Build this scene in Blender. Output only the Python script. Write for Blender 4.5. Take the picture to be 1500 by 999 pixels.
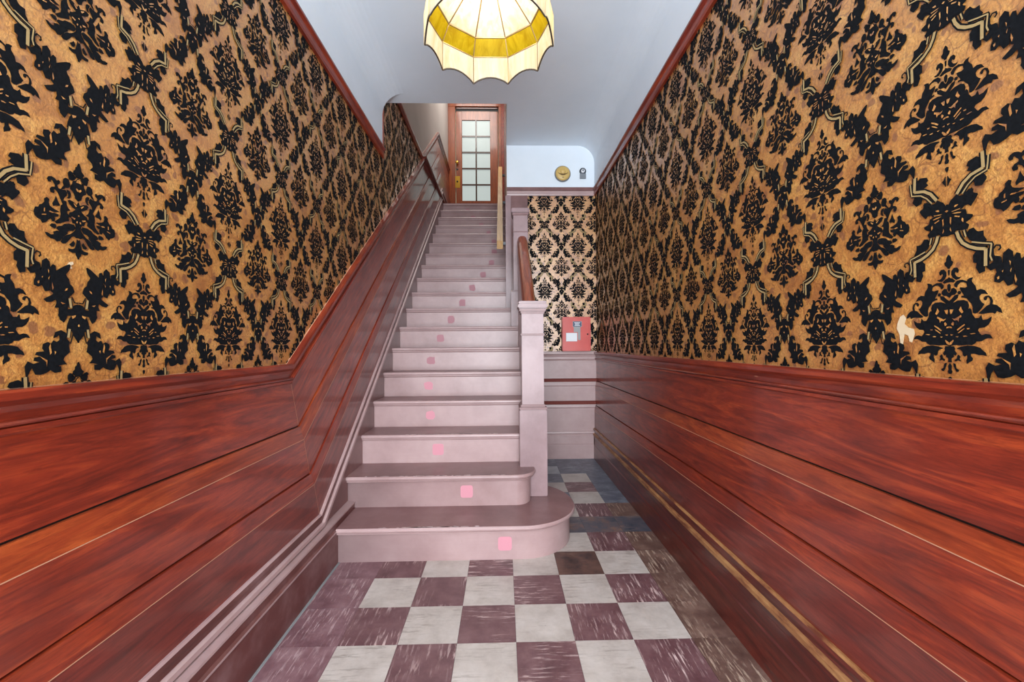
import bpy, bmesh, math, random
from mathutils import Matrix, Vector
random.seed(7)
S = bpy.context.scene
for o in list(bpy.data.objects): bpy.data.objects.remove(o)

# ------------------------------------------------------------------ camera
H = 1.1511
F_PX, YAW, PITCH, ROLL = 603.44, 0.0227, 0.0083, -0.0069
def cam_axis(x, y, z):
    c, s = math.cos(PITCH), math.sin(PITCH)
    y, z = c*y - s*z, s*y + c*z
    c, s = math.cos(YAW), math.sin(YAW)
    return Vector((c*x + s*y, -s*x + c*y, z))
cr, sr = math.cos(ROLL), math.sin(ROLL)
ax_r, ax_f, ax_u = cam_axis(cr, 0, sr), cam_axis(0, 1, 0), cam_axis(-sr, 0, cr)
cd = bpy.data.cameras.new('camera'); cam = bpy.data.objects.new('camera', cd)
S.collection.objects.link(cam)
m = Matrix.Identity(4)
for i in range(3):
    m[i][0], m[i][1], m[i][2] = ax_r[i], ax_u[i], -ax_f[i]
m[0][3], m[1][3], m[2][3] = 0, 0, H
cam.matrix_world = m
cd.sensor_width = 36; cd.lens = 36*F_PX/1500; cd.clip_start = 0.02
S.camera = cam

# ------------------------------------------------------------------ world, lights, exposure
w = bpy.data.worlds.new('world'); S.world = w; w.use_nodes = True
bg = w.node_tree.nodes['Background']
bg.inputs[0].default_value = (0.80, 0.90, 1.0, 1); bg.inputs[1].default_value = 1.5
def area(name, loc, aim, sx, sy, power, col):
    l = bpy.data.lights.new(name, 'AREA'); l.shape = 'RECTANGLE'; l.size = sx; l.size_y = sy
    l.energy = power; l.color = col
    o = bpy.data.objects.new(name, l); S.collection.objects.link(o)
    o.location = loc; o.rotation_euler = (Vector(aim) - Vector(loc)).to_track_quat('-Z', 'Y').to_euler()
    return o
# daylight through the open street doorway behind the camera
area('daylight_entrance', (0.0, -1.5, 1.55), (0.0, 3.0, 2.35), 1.7, 2.7, 230, (0.88, 0.95, 1.0))
# added unseen light over the upper landing, brightens the head of the stairs
area('landing_fill_light', (-0.5, 6.3, 5.95), (-0.5, 6.5, 3.4), 0.8, 1.6, 46, (1.0, 0.96, 0.90))
vs = S.view_settings
vs.view_transform = 'Standard'; vs.look = 'None'; vs.gamma = 1.0; vs.use_curve_mapping = False
vs.exposure = 0.0

# ------------------------------------------------------------------ materials
def srgb(r, g, b):
    f = lambda c: (c/255/12.92) if c/255 <= 0.04045 else ((c/255+0.055)/1.055)**2.4
    return (f(r), f(g), f(b), 1)
class NT:
    def __init__(s, name):
        s.m = bpy.data.materials.new(name); s.m.use_nodes = True
        s.t = s.m.node_tree; s.n = s.t.nodes; s.l = s.t.links
        s.b = s.n['Principled BSDF']
    def node(s, t, **kw):
        n = s.n.new(t)
        for k, v in kw.items(): setattr(n, k, v)
        return n
    def put(s, inp, v):
        if isinstance(v, (int, float)): inp.default_value = v
        elif isinstance(v, tuple): inp.default_value = v
        else: s.l.new(v, inp)
    def pos(s, scale=(1,1,1), rot=(0,0,0), kind='pos'):
        if kind == 'pos': o = s.node('ShaderNodeNewGeometry').outputs['Position']
        else: o = s.node('ShaderNodeTexCoord').outputs['Object']
        mp = s.node('ShaderNodeMapping'); mp.vector_type = 'TEXTURE' if any(rot) else 'POINT'
        if any(rot):
            mp.inputs['Rotation'].default_value = rot
            mp.inputs['Scale'].default_value = tuple(1/a for a in scale)
        else: mp.inputs['Scale'].default_value = scale
        s.l.new(o, mp.inputs[0]); return mp.outputs[0]
    def noise(s, vec, scale, detail=4, rough=0.55, dist=0.0):
        n = s.node('ShaderNodeTexNoise'); s.l.new(vec, n.inputs['Vector'])
        n.inputs['Scale'].default_value = scale; n.inputs['Detail'].default_value = detail
        n.inputs['Roughness'].default_value = rough; n.inputs['Distortion'].default_value = dist
        return n.outputs['Fac']
    def ramp(s, fac, stops):
        r = s.node('ShaderNodeValToRGB'); e = r.color_ramp.elements
        while len(e) < len(stops): e.new(0.5)
        for x, (p, c) in zip(e, stops): x.position = p; x.color = c
        s.l.new(fac, r.inputs[0]); return r.outputs[0]
    def mix(s, fac, a, b, mode='MIX'):
        n = s.node('ShaderNodeMix'); n.data_type = 'RGBA'; n.blend_type = mode
        s.put(n.inputs[0], fac); s.put(n.inputs[6], a); s.put(n.inputs[7], b); return n.outputs[2]
    def math(s, op, a, b=0.5):
        n = s.node('ShaderNodeMath'); n.operation = op; s.put(n.inputs[0], a); s.put(n.inputs[1], b); return n.outputs[0]
    def bump(s, h, strength=0.2, dist=0.002):
        n = s.node('ShaderNodeBump'); n.inputs['Strength'].default_value = strength; n.inputs['Distance'].default_value = dist
        s.l.new(h, n.inputs['Height']); s.l.new(n.outputs[0], s.b.inputs['Normal'])
    def set(s, **kw):
        nm = dict(color='Base Color', rough='Roughness', metal='Metallic', coat='Coat Weight', coatr='Coat Roughness',
                  sheen='Sheen Weight', spec='Specular IOR Level', emit='Emission Color', estr='Emission Strength')
        for k, v in kw.items(): s.put(s.b.inputs[nm[k]], v)
        return s.m
W1, B1 = (1,1,1,1), (0,0,0,1)

def wood(name, dark, mid, light, rot=(0,0,0), stretch=(9,0.9,9), rough=0.34, coat=0.5, scuff=0.5):
    t = NT(name); v = t.pos(stretch, rot)
    g = t.noise(v, 1.7, 8, 0.66, 2.4)
    fine = t.noise(t.pos(tuple(a*7 for a in stretch), rot), 1.6, 5, 0.7, 1.0)
    col = t.ramp(g, [(0.28, dark), (0.5, mid), (0.72, light)])
    col = t.mix(t.ramp(fine, [(0.38, (0.42,)*3+(1,)), (0.56, B1)]), col, dark)
    dirt = t.noise(t.pos((1,1,1)), 2.2, 5, 0.6)
    col = t.mix(t.ramp(dirt, [(0.45, B1), (0.75, (scuff,)*3+(1,))]), col, dark)
    sc = t.noise(t.pos((55,9,55), rot), 1.0, 2, 0.5)
    col = t.mix(t.ramp(sc, [(0.78, B1), (0.81, (0.55,)*3+(1,))]), col, srgb(196,140,110))
    rg = t.math('ADD', t.math('MULTIPLY', dirt, 0.25), rough-0.1)
    t.bump(fine, 0.12, 0.001)
    return t.set(color=col, rough=rg, coat=coat, coatr=0.10)
D_, M_, L_ = srgb(80,26,18), srgb(134,46,27), srgb(174,72,36)
TH = math.atan2(0.1879, 0.2524)
MAT = {}
MAT['wood'] = wood('mahogany', D_, M_, L_)
MAT['wood_incline'] = wood('mahogany_inclined', D_, M_, L_, rot=(TH,0,0))
MAT['wood_dull'] = wood('mahogany_dull', srgb(74,26,22), srgb(116,44,34), srgb(144,60,44))
MAT['wood_dull_incline'] = wood('mahogany_dull_inclined', srgb(74,26,22), srgb(116,44,34), srgb(144,60,44), rot=(TH,0,0))
MAT['wood_strip'] = wood('mahogany_ledge', srgb(96,34,20), srgb(146,58,30), srgb(184,88,42))
MAT['wood_strip_incline'] = wood('mahogany_ledge_inclined', srgb(96,34,20), srgb(146,58,30), srgb(184,88,42), rot=(TH,0,0))
MAT['wood_base'] = wood('mahogany_base', srgb(60,22,18), srgb(98,36,28), srgb(126,52,36), scuff=0.7)
MAT['wood_door'] = wood('door_oak', srgb(98,40,14), srgb(146,68,26), srgb(172,90,40), stretch=(9,9,0.9))
MAT['muntin'] = wood('dark_muntin', srgb(44,24,14), srgb(66,36,20), srgb(84,48,28))
MAT['wood_rail'] = wood('handrail_wood', srgb(96,40,22), srgb(150,70,38), srgb(180,98,60), rot=(TH,0,0), scuff=0.3)
MAT['wood_plain'] = wood('raw_pine', srgb(168,120,66), srgb(196,152,92), srgb(214,176,120), rot=(TH,0,0), rough=0.5, coat=0.05, scuff=0.2)
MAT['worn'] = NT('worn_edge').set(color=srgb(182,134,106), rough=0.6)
def worn_gold():
    t = NT('worn_bare_wood'); n = t.noise(t.pos((30,7,30)), 1.0, 5, 0.7)
    return t.set(color=t.ramp(n, [(0.34, srgb(96,48,32)), (0.46, srgb(142,94,58)), (0.64, srgb(172,128,82))]), rough=0.5)
MAT['worn_gold'] = worn_gold()

def paint(name, base, hi, lo, rough=0.38, chip=0.0, brush=(14,14,14)):
    t = NT(name)
    n = t.noise(t.pos((1,1,1)), 3.0, 6, 0.62)
    br = t.noise(t.pos(brush), 2.0, 3, 0.6)
    col = t.ramp(n, [(0.3, lo), (0.52, base), (0.75, hi)])
    col = t.mix(t.math('MULTIPLY', br, 0.3), col, lo)
    sp = t.noise(t.pos((1,1,1)), 38, 3, 0.6)
    col = t.mix(t.ramp(sp, [(0.70, B1), (0.74, (0.5,)*3+(1,))]), col, lo)
    t.bump(br, 0.10, 0.001)
    return t.set(color=col, rough=rough, coat=0.12, coatr=0.2)
MAT['mauve'] = paint('mauve_paint', srgb(175,146,145), srgb(188,161,160), srgb(156,126,125), brush=(3,3,40))
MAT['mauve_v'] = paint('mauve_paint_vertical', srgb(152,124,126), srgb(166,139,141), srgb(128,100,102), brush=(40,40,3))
MAT['tread'] = paint('tread_paint', srgb(138,102,102), srgb(160,126,124), srgb(112,78,78), rough=0.42, brush=(3,30,30))
MAT['skirt'] = paint('skirt_paint', srgb(120,80,78), srgb(146,104,102), srgb(92,56,54), rough=0.3, brush=(20,4,20))
MAT['plinth'] = paint('plinth_paint', srgb(104,58,54), srgb(150,118,118), srgb(78,38,34), rough=0.4, brush=(30,3,30))
MAT['ledge_red'] = NT('bare_red_ledge').set(color=srgb(112,54,48), rough=0.7, spec=0.2)
MAT['chip'] = NT('chipped_paint').set(color=srgb(226,206,206), rough=0.7)
MAT['sticker'] = NT('pink_mark').set(color=srgb(204,138,151), rough=0.6)
MAT['sticker_faded'] = NT('pink_mark_faded').set(color=srgb(176,122,131), rough=0.6)

def plaster(name, col, lo):
    t = NT(name); n = t.noise(t.pos((1,1,1)), 1.6, 5, 0.6); n2 = t.noise(t.pos((1,1,1)), 26, 4, 0.6)
    t.bump(t.math('ADD', n, n2), 0.12, 0.004)
    return t.set(color=t.ramp(n, [(0.35, lo), (0.7, col)]), rough=0.55)
MAT['plaster'] = plaster('white_plaster', srgb(229,237,245), srgb(221,230,239))
MAT['cream'] = plaster('cream_plaster', srgb(222,206,178), srgb(212,196,168))
MAT['upper'] = plaster('upper_plaster', srgb(206,202,196), srgb(196,192,186))

def paper():
    t = NT('gold_foil_paper'); p = t.pos((1,1,1))
    n = t.noise(p, 11, 6, 0.7, 0.8)
    col = t.ramp(n, [(0.32, srgb(160,98,42)), (0.5, srgb(198,136,64)), (0.68, srgb(214,162,86))])
    vo = t.node('ShaderNodeTexVoronoi'); vo.feature = 'DISTANCE_TO_EDGE'; vo.inputs['Scale'].default_value = 24
    wv = t.node('ShaderNodeVectorMath'); wv.operation = 'ADD'
    nn = t.node('ShaderNodeTexNoise'); nn.inputs['Scale'].default_value = 16; nn.inputs['Detail'].default_value = 3
    t.l.new(p, nn.inputs['Vector'])
    sc = t.node('ShaderNodeVectorMath'); sc.operation = 'SCALE'; sc.inputs['Scale'].default_value = 0.05
    t.l.new(nn.outputs['Color'], sc.inputs[0]); t.l.new(p, wv.inputs[0]); t.l.new(sc.outputs[0], wv.inputs[1])
    t.l.new(wv.outputs[0], vo.inputs['Vector'])
    crack = t.ramp(vo.outputs['Distance'], [(0.0, (0.8,)*3+(1,)), (0.045, B1)])
    brk = t.ramp(t.noise(p, 9, 2), [(0.45, B1), (0.6, W1)])
    col = t.mix(t.math('MULTIPLY', crack, brk), col, srgb(120,66,30))
    sp = t.node('ShaderNodeTexVoronoi'); sp.inputs['Scale'].default_value = 30; t.l.new(wv.outputs[0], sp.inputs['Vector'])
    blot = t.ramp(sp.outputs['Distance'], [(0.28, (0.85,)*3+(1,)), (0.36, B1)])
    sel = t.ramp(sp.outputs['Color'], [(0.52, B1), (0.56, W1)])
    col = t.mix(t.math('MULTIPLY', blot, sel), col, srgb(132,82,52))
    fn = t.noise(p, 150, 4, 0.7)
    col = t.mix(t.ramp(fn, [(0.38, (0.55,)*3+(1,)), (0.55, B1)]), col, srgb(138,82,36))
    t.bump(t.noise(p, 90, 4, 0.7), 0.7, 0.004)
    t.b.inputs['Coat IOR'].default_value = 1.9
    return t.set(color=col, rough=0.5, metal=0.15, coat=1.0, coatr=0.36)
MAT['paper'] = paper()
def flock():
    t = NT('black_flock'); n = t.noise(t.pos((1,1,1)), 140, 3, 0.6)
    t.bump(n, 0.3, 0.001)
    return t.set(color=t.ramp(n, [(0.3, srgb(4,6,9)), (0.7, srgb(15,18,23))]), rough=0.85, spec=0.15)
MAT['flock'] = flock()
MAT['ribbon'] = NT('beige_ribbon').set(color=srgb(172,148,102), rough=0.5, metal=0.25)
MAT['torn'] = NT('torn_paper').set(color=srgb(204,184,152), rough=0.9)

def tile(name, base, hi, lo, streak, amt, axis, grime=srgb(110,90,86)):
    t = NT(name); oi = t.node('ShaderNodeObjectInfo')
    add = t.node('ShaderNodeVectorMath'); add.operation = 'ADD'
    mul = t.node('ShaderNodeVectorMath'); mul.operation = 'SCALE'; mul.inputs[0].default_value = (37,53,11)
    t.l.new(oi.outputs['Random'], mul.inputs['Scale'])
    g = t.node('ShaderNodeNewGeometry'); t.l.new(g.outputs['Position'], add.inputs[0]); t.l.new(mul.outputs[0], add.inputs[1])
    def mp(sc):
        q = t.node('ShaderNodeMapping'); q.inputs['Scale'].default_value = sc; t.l.new(add.outputs[0], q.inputs[0]); return q.outputs[0]
    n = t.noise(mp((1,1,1)), 9, 5, 0.65)
    col = t.ramp(n, [(0.3, lo), (0.5, base), (0.72, hi)])
    st = t.noise(mp((9,85,1) if axis else (85,9,1)), 1.0, 5, 0.68, 0.3)
    msk = t.ramp(t.noise(mp((1,1,1)), 5, 2), [(0.40, B1), (0.62, W1)])
    sm = t.ramp(st, [(0.53, B1), (0.62, (amt,)*3+(1,))])
    col = t.mix(t.math('MULTIPLY', sm, msk), col, streak)
    sk = t.noise(mp((1,1,1)), 60, 3, 0.6)
    col = t.mix(t.ramp(sk, [(0.70, B1), (0.75, (0.5,)*3+(1,))]), col, grime)
    rg = t.ramp(n, [(0.3, (0.30,)*3+(1,)), (0.7, (0.46,)*3+(1,))])
    t.bump(t.math('ADD', n, st), 0.08, 0.002)
    return t.set(color=col, rough=rg)
MAR = (srgb(108,75,79), srgb(128,96,98), srgb(86,55,59))
MAT['tile_m0'] = tile('maroon_tile_across', *MAR, srgb(214,190,186), 0.85, 1)
MAT['tile_m1'] = tile('maroon_tile_along', *MAR, srgb(214,190,186), 0.85, 0)
MAT['tile_w0'] = tile('white_tile_across', srgb(190,181,174), srgb(204,196,190), srgb(170,160,153), srgb(128,116,108), 0.5, 1)
MAT['tile_w1'] = tile('white_tile_along', srgb(190,181,174), srgb(204,196,190), srgb(170,160,153), srgb(128,116,108), 0.5, 0)
MAT['tile_s'] = tile('maroon_tile_bluelit', srgb(92,98,112), srgb(124,130,142), srgb(66,72,88), srgb(176,184,192), 0.7, 1)  # far maroon tiles: bluish reflected light and stain put into the colour
MAT['tile_sw'] = tile('white_tile_bluelit', srgb(162,168,174), srgb(186,190,194), srgb(138,146,154), srgb(120,126,134), 0.4, 1)  # far white tiles, the same bluish light and stain in their colour
MAT['tile_burnt'] = tile('burnt_tile', srgb(88,64,58), srgb(112,82,72), srgb(26,30,36), srgb(150,124,110), 0.6, 1)
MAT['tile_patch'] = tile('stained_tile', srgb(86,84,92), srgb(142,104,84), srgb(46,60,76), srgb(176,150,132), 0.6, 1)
MAT['tile_b'] = tile('brown_border_tile', srgb(106,80,72), srgb(134,108,96), srgb(82,58,52), srgb(190,168,150), 0.8, 0)
MAT['tile_l'] = tile('pink_border_tile', srgb(126,92,98), srgb(152,120,124), srgb(100,68,74), srgb(206,184,184), 0.6, 0)
MAT['grout'] = NT('tile_bed').set(color=srgb(70,66,66), rough=0.9)
MAT['dust'] = NT('pale_dust_line').set(color=srgb(128,130,132), rough=0.9)

MAT['brass'] = NT('brass').set(color=srgb(214,168,70), rough=0.28, metal=0.9)
MAT['black'] = NT('black_hole').set(color=srgb(14,12,12), rough=0.6)
MAT['red'] = paint('red_enamel', srgb(206,74,66), srgb(214,86,78), srgb(190,62,56), rough=0.35)
MAT['blue_label'] = NT('blue_label').set(color=srgb(40,62,96), rough=0.4)
MAT['white_card'] = NT('white_card').set(color=srgb(232,232,236), rough=0.5)
MAT['grey_label'] = NT('grey_label').set(color=srgb(150,150,150), rough=0.4)
MAT['tan'] = NT('tan_enamel').set(color=srgb(206,172,100), rough=0.4)
MAT['tan_dark'] = NT('dark_tan').set(color=srgb(96,72,34), rough=0.6)  # dark brown of the horn's slot and maker's mark
MAT['iron'] = NT('dark_iron').set(color=srgb(62,66,74), rough=0.45, metal=0.4)
MAT['iron_grey'] = NT('grey_metal').set(color=srgb(128,132,138), rough=0.45, metal=0.3)
MAT['lead'] = NT('lead_came').set(color=srgb(120,98,60), rough=0.45, metal=0.5)
MAT['lead_dark'] = NT('dark_came').set(color=srgb(58,48,40), rough=0.5, metal=0.4)
def glass_shade(name, a, b, rot):
    t = NT(name); n = t.noise(t.pos((26,26,5)), 1.0, 5, 0.6, 1.0)
    col = t.ramp(n, [(0.34, a), (0.62, b)])
    tr = t.node('ShaderNodeBsdfTranslucent'); t.l.new(col, tr.inputs[0])
    t.set(color=col, rough=0.45, spec=0.15)
    mx = t.node('ShaderNodeMixShader'); mx.inputs[0].default_value = 0.75
    t.l.new(t.b.outputs[0], mx.inputs[1]); t.l.new(tr.outputs[0], mx.inputs[2])
    t.l.new(mx.outputs[0], t.n['Material Output'].inputs[0]); return t.m
MAT['glass_cream'] = glass_shade('cream_slag_glass', srgb(236,224,190), srgb(250,246,236), 0)
MAT['glass_gold'] = glass_shade('gold_slag_glass', srgb(188,158,6), srgb(216,194,40), 0)
def bulb_mat():
    t = NT('bulb_glow'); return t.set(color=(1,1,1,1), emit=(1,0.93,0.80,1), estr=5.0)
MAT['bulb'] = bulb_mat()
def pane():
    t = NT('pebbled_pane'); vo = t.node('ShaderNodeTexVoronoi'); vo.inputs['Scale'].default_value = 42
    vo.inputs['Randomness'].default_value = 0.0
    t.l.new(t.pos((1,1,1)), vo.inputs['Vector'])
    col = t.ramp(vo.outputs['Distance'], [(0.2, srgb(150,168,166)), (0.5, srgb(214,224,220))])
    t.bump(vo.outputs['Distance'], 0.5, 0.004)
    return t.set(color=srgb(110,122,120), rough=0.35, emit=col, estr=0.60)  # panes glow by themselves, in place of light behind the glass
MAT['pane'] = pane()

# ------------------------------------------------------------------ builders
COL = S.collection
def obj(name, verts, faces, mats, parent=None, mi=None, smooth=False):
    me = bpy.data.meshes.new(name); me.from_pydata([tuple(v) for v in verts], [], faces)
    for k in (mats if isinstance(mats, (list, tuple)) else [mats]): me.materials.append(MAT[k])
    if mi: me.polygons.foreach_set('material_index', mi)
    if smooth: me.polygons.foreach_set('use_smooth', [True]*len(me.polygons))
    me.update()
    o = bpy.data.objects.new(name, me); COL.objects.link(o)
    if parent: o.parent = parent
    return o
def fix(o):
    bm = bmesh.new(); bm.from_mesh(o.data); bmesh.ops.remove_doubles(bm, verts=bm.verts, dist=1e-6)
    bmesh.ops.recalc_face_normals(bm, faces=bm.faces); bm.to_mesh(o.data); bm.free(); return o
def tag(o, label=None, cat=None, group=None, kind=None):
    if label: o['label'] = label
    if cat: o['category'] = cat
    if group: o['group'] = group
    if kind: o['kind'] = kind
    return o
def empty(name, loc=(0,0,0)):
    o = bpy.data.objects.new(name, None); COL.objects.link(o); o.location = loc; o.empty_display_size = 0.1; return o
BF = [(0,3,2,1),(4,5,6,7),(0,1,5,4),(1,2,6,5),(2,3,7,6),(3,0,4,7)]
def bxv(x0,x1,y0,y1,z0,z1):
    return [(x0,y0,z0),(x1,y0,z0),(x1,y1,z0),(x0,y1,z0),(x0,y0,z1),(x1,y0,z1),(x1,y1,z1),(x0,y1,z1)]
def box(name, x0,x1,y0,y1,z0,z1, mat, parent=None, bevel=0.0, loc=None):
    if parent is not None and parent.type == 'EMPTY':
        px, py, pz = parent.location; x0-=px;x1-=px;y0-=py;y1-=py;z0-=pz;z1-=pz
    o = obj(name, bxv(x0,x1,y0,y1,z0,z1), BF, mat, parent)
    if bevel:
        bm = bmesh.new(); bm.from_mesh(o.data)
        bmesh.ops.bevel(bm, geom=bm.edges, offset=bevel, segments=2, affect='EDGES'); bm.to_mesh(o.data); bm.free()
    return o
def prism(name, poly, axis, a0, a1, mat, parent=None, smooth=False):
    """poly: 2D points; axis 'z': (x,y) extruded in z; 'x': (y,z) extruded in x; 'y': (x,z) extruded in y"""
    n = len(poly); v = []
    for a in (a0, a1):
        for p, q in poly:
            v.append((p,q,a) if axis == 'z' else ((a,p,q) if axis == 'x' else (p,a,q)))
    f = [tuple(range(n)), tuple(range(2*n-1, n-1, -1))] + [(i, (i+1)%n, n+(i+1)%n, n+i) for i in range(n)]
    return fix(obj(name, v, f, mat, parent))
def lathe(name, prof, center, mat, axis='z', seg=24, parent=None, smooth=True):
    v, f = [], []
    for r, h in prof:
        for k in range(seg):
            a = 2*math.pi*k/seg; c, s = r*math.cos(a), r*math.sin(a)
            p = (c, s, h) if axis == 'z' else (c, -h, s)
            v.append(tuple(center[i]+p[i] for i in range(3)))
    for j in range(len(prof)-1):
        for k in range(seg):
            f.append((j*seg+k, j*seg+(k+1)%seg, (j+1)*seg+(k+1)%seg, (j+1)*seg+k))
    f.append(tuple(range(seg-1,-1,-1))); f.append(tuple((len(prof)-1)*seg+k for k in range(seg)))
    return fix(obj(name, v, f, mat, parent, smooth=smooth))
def sweep(name, prof, stations, xb, sgn, mats, mi, parent, cut=None):
    """profile [(d,h)] (d out of the wall, h below the cap line) along stations [(Y,Z,shift)]: wall run in the Y-Z plane"""
    n = len(prof); v = []
    for (Y, Z, k) in stations:
        for d, h in prof: v.append((xb + sgn*d, Y + h*k, Z - h))
    f, mm = [], []
    for s in range(len(stations)-1):
        for i in range(n-1):
            a = s*n+i; f.append((a, a+1, a+n+1, a+n)); mm.append(mi[i] if mi else 0)
    f.append(tuple(range(n))); f.append(tuple((len(stations)-1)*n+i for i in range(n-1,-1,-1))); mm += [0,0]
    o = obj(name, v, f, mats, parent, mm); fix(o)
    for co, no in (cut or []):
        bm = bmesh.new(); bm.from_mesh(o.data)
        bmesh.ops.bisect_plane(bm, geom=bm.verts[:]+bm.edges[:]+bm.faces[:], plane_co=co, plane_no=no, clear_outer=True)
        bm.to_mesh(o.data); bm.free()
    return o

# ------------------------------------------------------------------ dimensions
XL, XR = -0.96, 0.954          # papered wall faces
YB, Y0 = 4.166, -1.2           # far wall beside the stairs, street end
XU = -0.995                    # upper storey left wall face
ZC, ZU, ZT = 3.165, 3.43, 5.95 # hall ceiling, upper ledge, upper ceiling
R, T, NY = 0.1879, 0.2524, 2.2055
XS = 0.05                      # stair wall face
YD = 7.75                      # door wall
SL = R/T; KT = math.tan(TH/2)
CAP = 1.072
YK = 1.844; Y2 = 6.37; Z2 = CAP + SL*(Y2-YK)
XSTEP = -0.926

# ------------------------------------------------------------------ floor
floor = box('floor', XL-0.1, XR+0.1, Y0, YB+0.1, -0.12, -0.004, 'grout'); tag(floor, kind='structure')
TW = 0.2286; TX, TY, TR = 0.0449, 1.6022, -0.0012
tmesh = {}
def tile_obj(i, j, mat, x0, x1, y0, y1):
    key = (mat, round(x1-x0, 3), round(y1-y0, 3)); hx, hy = (x1-x0)/2-0.0005, (y1-y0)/2-0.0005
    if key not in tmesh:
        o = obj('tile', bxv(-hx,hx,-hy,hy,-0.0035,0), BF, mat, floor); tmesh[key] = o.data
    else:
        o = bpy.data.objects.new('tile', tmesh[key]); COL.objects.link(o); o.parent = floor
    cx, cy = (x0+x1)/2, (y0+y1)/2
    X = TX + math.cos(TR)*(cx-TX) - math.sin(TR)*(cy-TY); Y = TY + math.sin(TR)*(cx-TX) + math.cos(TR)*(cy-TY)
    o.location = (X, Y, random.uniform(-0.0006, 0.0002)); o.rotation_euler = (0,0,TR)
for j in range(-7, 12):
    for i in range(-4, 4):
        x0, x1 = TX+i*TW, TX+(i+1)*TW; y0, y1 = TY+j*TW, TY+(j+1)*TW
        if i == 3: x1 = 0.925
        if j == 11: y1 = YB
        if y0 > 2.45 and x1 < 0.12: continue
        white = (i+j) % 2 == 0 and -3 <= i <= 2 and j < 10
        if j == 2 and i == 1: mt = 'tile_burnt'
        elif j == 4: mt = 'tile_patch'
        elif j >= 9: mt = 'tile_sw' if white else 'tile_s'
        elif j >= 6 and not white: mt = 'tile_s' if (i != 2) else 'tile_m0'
        elif i == 3: mt = 'tile_b'
        elif i == -4: mt = 'tile_l'
        elif white: mt = 'tile_w%d' % ((i*3+j) % 2)
        else: mt = 'tile_m%d' % ((i+j*2+(i//2)) % 2)
        tile_obj(i, j, mt, x0, x1, y0, y1)

# ------------------------------------------------------------------ walls, ceiling
wall_left = box('wall_left', XL-0.15, XL, Y0, YD+0.1, -0.05, ZU, 'paper'); tag(wall_left, kind='structure')
wall_upper = box('wall_upper_left', XU-0.12, XU, 3.3, YD+0.1, ZU, ZT, 'upper'); tag(wall_upper, kind='structure')
wall_right = box('wall_right', XR, XR+0.15, Y0, YB+0.12, -0.05, ZC+0.1, 'paper'); tag(wall_right, kind='structure')
wall_back = box('wall_back', XS+0.001, XR, YB, YB+0.12, -0.05, ZC+0.1, 'paper'); tag(wall_back, kind='structure')
wall_stair = box('wall_stair', XS, XS+0.12, YB+0.12, YD, -0.05, ZT, 'wood_base'); tag(wall_stair, kind='structure')
wall_far = obj('wall_far', bxv(XU-0.12, XS+0.12, YD, YD+0.1, 3.2, ZT), BF, 'cream'); tag(wall_far, kind='structure')
wall_front = obj('wall_front', bxv(XL-0.15, -0.86, Y0-0.1, Y0, -0.05, ZC+0.1) + bxv(0.86, XR+0.15, Y0-0.1, Y0, -0.05, ZC+0.1)
    + bxv(-0.86, 0.86, Y0-0.1, Y0, 2.9, ZC+0.1), BF + [tuple(a+8 for a in q) for q in BF] + [tuple(a+16 for a in q) for q in BF], 'plaster')
tag(wall_front, kind='structure')
YE = 3.43   # end of the hall ceiling over the stairs
ceiling = obj('ceiling', bxv(XL-0.15, XR+0.15, Y0, YE, ZC, ZC+0.22) + bxv(XS, XR+0.15, YE, YB+0.12, ZC, ZC+0.22),
    BF + [tuple(a+8 for a in q) for q in BF], 'plaster'); tag(ceiling, kind='structure')
ceil_up = box('ceiling_upper', XU-0.12, XS+0.12, 3.3, YD+0.1, ZT+0.1, ZT+0.2, 'upper'); tag(ceil_up, kind='structure')
w_uf = box('upper_light_closure', XU-0.12, XS+0.12, 3.18, 3.3, ZC+0.2, ZT+0.1, 'upper'); tag(w_uf, kind='structure')  # added unseen wall, closes the upper volume to keep its light in
w_ur = box('wall_upper_right', XS, XS+0.12, 3.3, YB+0.12, ZC+0.2, ZT, 'upper'); tag(w_ur, kind='structure')

# frieze and cove above the picture rail
RAIL0, RAIL1 = 2.655, 2.722
def cove_prof(t=0.012, rad=0.17):
    p = [(0, RAIL0+0.02), (t, RAIL0+0.02), (t, ZC-rad)]
    for k in range(1, 9):
        a = k/8*math.pi/2; p.append((t+rad*(1-math.cos(a)), ZC-rad+rad*math.sin(a)))
    p += [(t+rad, ZC+0.05), (0, ZC+0.05)]
    return p
def run_y(name, prof, xb, sgn, ya, yb, mat, parent, mi=None):
    n = len(prof); v = [(xb+sgn*d, y, z) for y in (ya, yb) for d, z in prof]
    f = [(i, (i+1)%n, n+(i+1)%n, n+i) for i in range(n)] + [tuple(range(n)), tuple(range(2*n-1, n-1, -1))]
    return fix(obj(name, v, f, mat, parent, (mi+[0,0]) if mi else None))
def run_x(name, prof, yb_, xa, xb, mat, parent):
    n = len(prof); v = [(x, yb_-d, z) for x in (xa, xb) for d, z in prof]
    f = [(i, (i+1)%n, n+(i+1)%n, n+i) for i in range(n)] + [tuple(range(n)), tuple(range(2*n-1, n-1, -1))]
    return fix(obj(name, v, f, mat, parent))
YLE = 3.3
run_y('plaster_cove', cove_prof(), XL, 1, Y0, YLE, 'plaster', wall_left)
run_y('plaster_cove', cove_prof(), XR, -1, Y0, YB, 'plaster', wall_right)
box('plaster_frieze', XS+0.002, XR, YB-0.012, YB, RAIL0+0.02, ZC+0.02, 'plaster', wall_back)
rail_prof = [(0, RAIL0), (0.018, RAIL0), (0.022, RAIL0+0.014), (0.018, RAIL0+0.02), (0.02, RAIL0+0.045), (0.034, RAIL0+0.056), (0.034, RAIL1), (0, RAIL1)]
run_y('picture_rail', rail_prof, XL, 1, Y0, YLE, 'wood', wall_left)
run_y('picture_rail', rail_prof, XR, -1, Y0, YB, 'wood', wall_right)
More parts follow.
